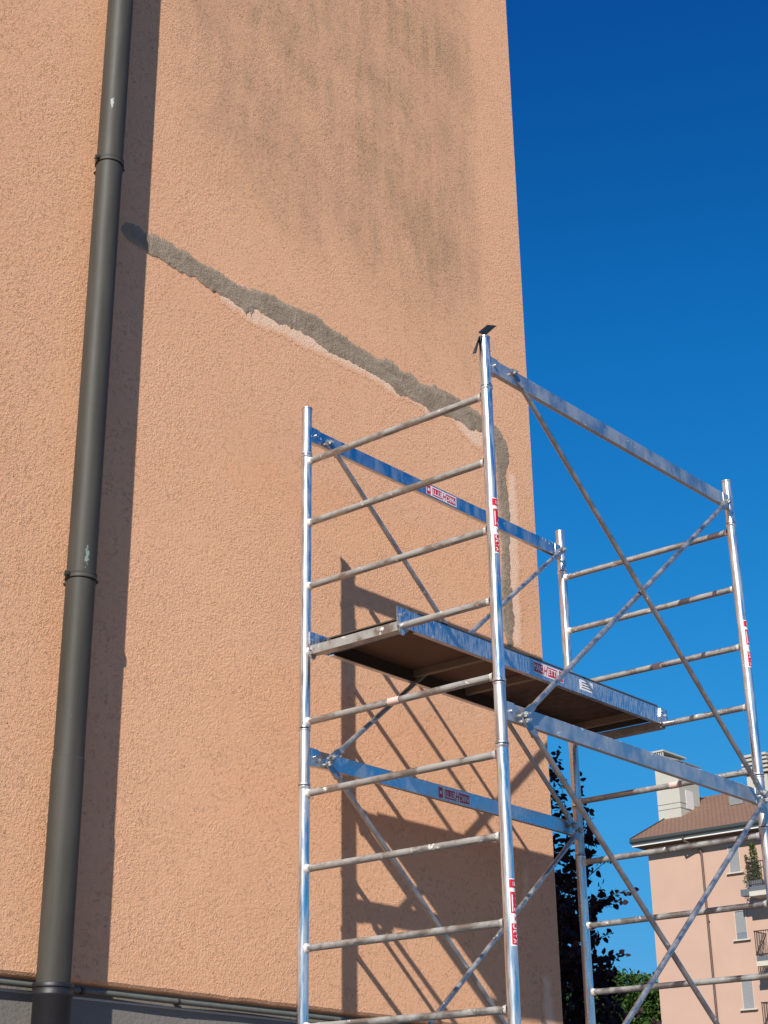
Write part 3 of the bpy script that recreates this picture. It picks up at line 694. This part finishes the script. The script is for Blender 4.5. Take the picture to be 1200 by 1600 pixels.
# ------------------------------------------------------------------ trees
def leaf_geo(b, c, d, n_, L_, wd, curl=.25):
    d = d.normalized(); sx = d.cross(n_).normalized(); n2 = sx.cross(d).normalized()
    p = [c, c+d*L_*.35+sx*wd*.5+n2*L_*.05, c+d*L_*.75+sx*wd*.36-n2*L_*curl*.2, c+d*L_-n2*L_*curl*.6, c+d*L_*.75-sx*wd*.36-n2*L_*curl*.2, c+d*L_*.35-sx*wd*.5+n2*L_*.05, c+d*L_*.5-n2*L_*.03]
    b.add(p, [(0,1,6),(1,2,6),(2,3,6),(3,4,6),(4,5,6),(5,0,6)])
def rvec(rg): 
    v = Vector((rg.gauss(0,1), rg.gauss(0,1), rg.gauss(0,1))); return v.normalized()
def plum_tree():
    rg = random.Random(11)
    base = Vector((4.80, 2.72, GZ))
    t = empty('dark_leaved_tree', base, 'dark purple leaved tree standing in shade behind the corner of the orange wall', 'tree')
    tr = MB(); lf = MB()
    tr.path([base, base+Vector((.03,-.05,1.2)), base+Vector((.05,-.12,2.4)), base+Vector((.12,-.2,3.6))], [.10,.085,.06,.03], 10)
    shoots = []
    def rad_at(z): return min(.84, max(.08, (-.62-z)*.66+.15))
    for i in range(420):
        z = rg.uniform(-4.0, -.95); a = rg.uniform(0, 2*math.pi)
        rad = rad_at(z+.25)*math.sqrt(rg.uniform(.05, 1))
        p = Vector((base.x+.06+rad*math.cos(a), base.y-.12+rad*math.sin(a), z))
        out = Vector((math.cos(a), math.sin(a), 0)); d = (out*rg.uniform(.0, .6)+Vector((0,0,1))*rg.uniform(.2, 1)+rvec(rg)*.3).normalized()
        shoots.append((p, d, rg.uniform(.18, .42)))
    # the leader shoots and side sprays seen against the sky
    for tip, ln, dr in (((5.05,2.22,-.20),.9,(.05,0,1)), ((5.11,2.13,-.38),.9,(-.03,0,1)), ((5.03,2.24,-.40),.7,(.1,0,1)), ((5.19,2.01,-.45),.7,(.05,-.05,1)), ((5.22,1.98,-.66),.5,(.1,-.1,1)),
                        ((5.34,1.78,-1.27),.42,(.5,-.75,.35)), ((5.30,1.84,-1.33),.35,(.5,-.6,.1)), ((5.29,1.86,-1.66),.45,(.5,-.7,.35)), ((5.26,1.90,-1.83),.3,(.5,-.8,.1)), ((5.27,1.90,-1.05),.35,(.4,-.5,.6)), ((5.25,1.92,-1.55),.4,(.4,-.6,.5)),
                        ((5.25,1.92,-2.05),.4,(.4,-.6,.3)), ((5.22,1.95,-.92),.35,(.2,-.3,.8)), ((5.13,2.1,-.75),.5,(.1,-.1,1))):
        d = Vector(dr).normalized(); shoots.append((Vector(tip)-d*ln, d, ln))
    for p, d, ln in shoots:
        n_ = int(ln/.02); q = p.copy(); dd = d.copy(); pts = [q.copy()]
        for i in range(n_):
            dd = (dd+rvec(rg)*.05).normalized(); q = q+dd*.02; pts.append(q.copy())
            for _ in range(2):
                ld = (dd*.3+rvec(rg)*.8+Vector((0,0,-.2))).normalized()
                s_ = rg.uniform(.045, .080)*(1-.35*i/max(1, n_)); leaf_geo(lf, q+ld*.012, ld, rvec(rg), s_, s_*.74)
        tr.path(pts, [.0045-.003*i/len(pts) for i in range(len(pts))], 4)
    for i in range(15000):      # leaves filling the middle of the crown
        z = rg.uniform(-4.1, -1.0); a = rg.uniform(0, 6.283); rad = rad_at(z)*.93*math.sqrt(rg.random())
        k = 1+.30*noise.noise(Vector((math.cos(a)*1.5, math.sin(a)*1.5, z*2.2)))
        if noise.noise(Vector((rad*math.cos(a)*3.2, rad*math.sin(a)*3.2, z*3.2+7))) < -.17: continue
        p = Vector((base.x+.06+k*rad*math.cos(a), base.y-.12+k*rad*math.sin(a), z))
        s_ = rg.uniform(.05, .085); leaf_geo(lf, p, rvec(rg)+Vector((0,0,-.5)), rvec(rg), s_, s_*.72)
    for i in range(16):
        a = i*2.4; z0 = -4.2+i*.19; rd = rad_at(z0+.4)*.7
        c0 = Vector((base.x+.03, base.y-.08, z0)); tr.path([c0, c0+Vector((rd*.5*math.cos(a), rd*.5*math.sin(a), .25)), c0+Vector((rd*math.cos(a), rd*math.sin(a), .65))], [.022,.014,.006], 6)
    tr.build('trunk', m_bark, t); lf.build('crown', m_plum, t)
plum_tree()

def green_tree(loc, h, r, seed, label):
    rg = random.Random(seed); base = Vector(loc)
    t = empty('broadleaf_tree', base, label, 'tree', 'green trees beyond the pink house')
    tr = MB(); lf = MB()
    tr.path([base, base+Vector((0,0,h*.35)), base+Vector((.2,.1,h*.7))], [.28,.2,.08], 10)
    cl = []
    for i in range(60):
        a = rg.uniform(0, 6.283); e = rg.uniform(-.6, 1); rad = r*rg.uniform(.35, .92)
        ce = math.sqrt(1-min(1, e*e)); c = base+Vector((rad*ce*math.cos(a), rad*ce*math.sin(a), h-r*1.15+r*1.05*e*rg.uniform(.7, 1)))
        cl.append(c); tr.path([base+Vector((0,0,h*.4)), base.lerp(c, .6)+Vector((0,0,h*.15)), c], [.09,.05,.02], 5)
    for c in cl:
        cr = rg.uniform(.7, 1.25)
        for k in range(420):
            v = rvec(rg); p = c+v*cr*rg.uniform(.55, 1)*Vector((1,1,.8)).length/1.6
            leaf_geo(lf, p, (v+rvec(rg)*.9+Vector((0,0,-.4))), rvec(rg), rg.uniform(.20, .34), rg.uniform(.13, .20))
    tr.build('trunk', m_bark, t); lf.build('crown', m_green, t)

# ------------------------------------------------------------------ pink apartment house in the background
FX, FY1, FY0 = 62.0, 35.68, 14.0
hb = empty('pink_apartment_house', (FX, FY1, GZ), 'pink rendered apartment house with brown tiled roof and beige chimneys in the background', 'building')
b = MB(); b.box((FX, FY0, GZ-.5), (FX+12.5, FY1, 11.75)); hw = b.build('wall', m_pink, hb)
b = MB(); RX0, RX1, RXr, RY = 61.2, 75.3, 68.2, 36.09; p_ = .45; e_ = 11.96
for yg in (FY1-.001, FY0+.001):
    b = MB(); b.add([(FX+.2, yg, 11.7), (RX1-.9, yg, 11.7), (RXr, yg, e_+p_*(RXr-RX0)-.12)], [(0,1,2)]); b.build('gable_wall', m_pink, hb)
b = MB(); nn = Vector((-p_, 0, 1)).normalized()*.10
def slope(xa, xb, sgn):
    za = e_; zb = e_+p_*(RXr-RX0)
    t = Vector((-p_*sgn, 0, 1)).normalized()*.10
    v = [(xa, RY, za), (xb, RY, zb), (xb, FY0-.5, zb), (xa, FY0-.5, za)]
    v = [Vector(q) for q in v]; vs = v+[q-t for q in v]
    fs = [(0,1,2,3),(7,6,5,4),(0,4,5,1),(1,5,6,2),(2,6,7,3),(3,7,4,0)]
    b.add(vs, fs)
slope(RX0, RXr, 1); slope(RX1, RXr+.004, -1)
rf = b.build('roof', m_roof, hb)
b = MB(); b.box((RX0+.12, FY0-.4, e_-.34), (FX, RY-.05, e_-.30)); b.box((FX, FY1+.002, e_-.34), (RX1-.6, RY-.05, e_-.30)); b.build('soffit', m_soffit, rf)
b = MB(); b.box((RX0+.06, FY0-.4, e_-.345), (RX0+.115, RY-.02, e_-.22)); b.box((RX0+.07, FY0-.4, e_-.219), (RX0+.11, RY-.03, e_-.06)); b.build('fascia', m_fascia, rf)
b = MB(); b.path([(RX0-.01, FY0-.4, e_-.12), (RX0-.01, RY+.01, e_-.12)], [.095, .095], 14); b.box((RX0+.06, RY-.01, e_-.215), (RX0+.10, RY+.0, e_-.03)); b.build('gutter', m_gutter, rf)
b = MB(); 
for s_ in (0, 1):
    pass
dv = Vector((RXr-RX0, 0, p_*(RXr-RX0)))
b.obox(Vector((RX0, RY+.015, e_-.05))+dv*.5, dv*.5, (0, .012, 0), Vector((-p_, 0, 1)).normalized()*.10); b.build('verge_board', m_gutter, rf)
b = MB(); b.path([(RX0+.0, 33.35, e_-.20), (RX0+.02, 33.30, e_-.42), (FX-.12, 32.95, e_-.70), (FX-.10, 32.85, e_-.95), (FX-.10, 32.82, GZ)], [.055]*5, 10)
b.build('downpipe', m_brown, hb)
b = MB(); b.box((FX-.10, 32.3, 10.9), (FX, 33.2, 10.93)) if False else b.box((FX-.14, 32.78, 8.0), (FX-.02, 32.88, 8.04)); b.build('pipe_clip', m_brown, hb)
# chimney on the gable edge
def chimney(X0, X1, Y0, Y1, zb, zt, kind):
    b = MB(); b.box((X0, Y0, zb), (X1, Y1, zt))
    for z in (zb+.95, zb+1.2): b.box((X0-.012, Y0-.012, z), (X1+.012, Y1+.012, z+.03), 1) if kind == 0 else None
    o = b.build('chimney', [m_chim, m_cap], rf, (X0, Y0, zb))
    if kind == 0:
        c = MB(); ov = .16
        ym = (Y0+Y1)/2; z0 = zt+.02
        # shallow gabled lid, tilted down towards the back, with slatted cheek
        v = [(X0-ov, Y0-ov, z0), (X0-ov, Y1+ov, z0+.0), (X0-ov, ym, z0+.30), (X1+ov, Y0-ov, z0), (X1+ov, Y1+ov, z0), (X1+ov, ym, z0+.30)]
        t = .07; v2 = [(a, b_, c_+t) for a, b_, c_ in v]
        c.add(v+v2, [(0,2,5,3),(2,1,4,5),(6,9,11,8),(8,11,10,7),(0,6,8,2),(2,8,7,1),(3,5,11,9),(5,4,10,11),(0,3,9,6),(1,7,10,4)])
        c.build('chimney_lid', m_cap, o)
        c = MB(); c.add([(X0-.02, Y0, zt), (X0-.02, Y1, zt), (X0-.02, ym, zt+.28), (X1, Y0, zt), (X1, Y1, zt), (X1, ym, zt+.28)], [(0,2,1),(3,4,5),(0,3,5,2),(1,2,5,4)]); c.build('chimney_gable', m_chim, o)
        c = MB(); c.box((X0+.5, Y0-.012, zt-.42), (X0+1.05, Y0+.01, zt-.16)); c.build('chimney_vent', m_dark, o)
        c = MB(); c.box((X0+.55, Y0-.02, zt-2.15), (X0+1.25, Y0+.0-.002, zt-1.25)); c.build('chimney_hatch', m_fascia, o)
        c = MB()
        for i in range(8): c.box((X0-.14, Y1-.62+i*.115, zt+.08), (X0-.10, Y1-.62+i*.115+.05, zt+.62))
        c.box((X0-.18, Y1-.66, zt+.62), (X1+.1, Y1+.24, zt+.70)); c.box((X0-.16, Y1-.64, zt+.02), (X0-.06, Y1+.22, zt+.08)); c.build('chimney_slats', m_chim, o)
    else:
        c = MB()
        for i in range(5):
            k = .14-.03*max(0, i-2)*1.4
            c.box((X0-k, Y0-k, zt+.06+i*.21), (X1+k, Y1+k, zt+.17+i*.21))
        c.box((X0+.12, Y0+.12, zt), (X1-.12, Y1-.12, zt+.9), 1)
        c.build('chimney_louvres', [m_chim, m_dark], o)
chimney(64.45, 66.35, 35.15, 36.40, 12.9, 16.05, 0)
chimney(67.0, 68.1, 31.75, 32.85, 14.2, 15.45, 1)
b = MB(); b.box((65.0, 32.15, 13.7), (65.8, 32.85, 14.25)); b.box((64.94, 32.09, 14.25), (65.86, 32.91, 14.30)); b.build('roof_vent', m_cap, rf)
# small windows with roller blinds
for i, (z0, z1) in enumerate(((9.99, 11.18), (7.10, 8.30), (4.20, 5.40))):
    ya, yb = 31.02, 31.52
    b = MB()
    b.box((FX-.035, ya-.05, z0-.0), (FX-.001, ya, z1+.05)); b.box((FX-.035, yb, z0-.0), (FX-.001, yb+.05, z1+.05)); b.box((FX-.035, ya, z1), (FX-.001, yb, z1+.05))
    wn = b.build('window', m_wframe, hb, (FX, ya, z0))
    b = MB(); zb = z0+(.28 if i == 1 else .0)
    for k in range(int((z1-zb)/.055)): b.box((FX-.018, ya, zb+k*.055), (FX-.006, yb, zb+k*.055+.051))
    b.build('roller_blind', m_blind, wn, (FX, ya, z0))
    b = MB(); b.box((FX-.006, ya, z0), (FX-.002, yb, z1)); b.build('pane', m_glass, wn, (FX, ya, z0))
    b = MB(); b.box((FX-.12, ya-.16, z0-.06), (FX-.002, yb+.16, z0-.003)); b.build('sill', m_slab, wn, (FX, ya, z0))
# balconies
for i, zf in enumerate((9.08, 6.16, 3.24, .32)):
    xa, ya, yb = 60.9, 26.0, 30.15
    b = MB(); b.box((xa, ya, zf-.40), (FX-.002, yb, zf-.20)); bl = b.build('balcony', m_slab, hb, (xa, ya, zf))
    b = MB(); b.box((xa+.03, ya+.03, zf-.20), (FX-.002, yb-.03, zf-.0)) ; b.build('balcony_upstand', m_planter, bl)
    b = MB(); h = 1.05
    for z in (zf+.08, zf+h): b.box((xa+.02, ya, z-.02), (xa+.06, yb, z+.02)); b.box((xa+.02, yb-.05, z-.02), (FX, yb-.01, z+.02))
    n_ = 38
    for k in range(n_+1): 
        y = ya+.02+(yb-ya-.05)*k/n_; b.box((xa+.032, y, zf+.06), (xa+.048, y+.014, zf+h))
    for k in range(10): b.box((xa+.06+k*.11, yb-.037, zf+.06), (xa+.074+k*.11, yb-.023, zf+h))
    if i: 
        b.obox((xa+.45, yb-.03, zf+.56), Vector((.42, 0, .48)), (0, .012, 0), Vector((.014, 0, -.012)))
    b.build('railing', m_iron, bl)
    b = MB(); b.box((FX-.02, 26.6, zf), (FX-.003, 28.9, zf+2.25)); b.build('balcony_door', m_blind, bl)
# plants on the upper balcony
def shrub(name, loc, h, r, seed, label, cone):
    rg = random.Random(seed); base = Vector(loc); t = empty(name, base, label, 'plant')
    b = MB(); b.box((base.x-.16, base.y-.35, base.z), (base.x+.16, base.y+.35, base.z+.28)); b.build('planter_box', m_planter, t)
    f = MB(); s_ = MB(); s_.path([base+Vector((0,0,.2)), base+Vector((0,.0,h*.7))], [.02,.01], 6)
    for i in range(900 if cone else 260):
        u = rg.random(); z = .25+u*(h-.25); rr = r*(1-u*.75 if cone else .5+.5*math.sin(u*6)) * math.sqrt(rg.random()); a = rg.uniform(0, 6.28)
        leaf_geo(f, base+Vector((rr*math.cos(a)*.8, rr*math.sin(a), z)), rvec(rg)+Vector((0,0,.3)), rvec(rg), rg.uniform(.07,.13), .045)
    s_.build('stem', m_bark, t); f.build('foliage', m_shrub, t)
shrub('balcony_shrub', (61.25, 29.95, 9.08), 1.85, .40, 5, 'dense green conical shrub standing behind the top balcony railing', True)
shrub('trailing_plant', (61.2, 30.28, 8.75), 1.75, .22, 6, 'thin dry climbing plant at the left end of the top balcony', False)
green_tree((72.7, 47.6, GZ), 12.9, 3.5, 21, 'green broadleaf tree low in the gap nearest the dark purple tree')
green_tree((74.7, 46.3, GZ), 12.7, 3.3, 23, 'green broadleaf tree low in the gap, middle one of the row')
green_tree((76.0, 44.5, GZ), 12.5, 3.4, 22, 'green broadleaf tree low in the gap right against the pink house')
print('scene built', len(bpy.data.objects))
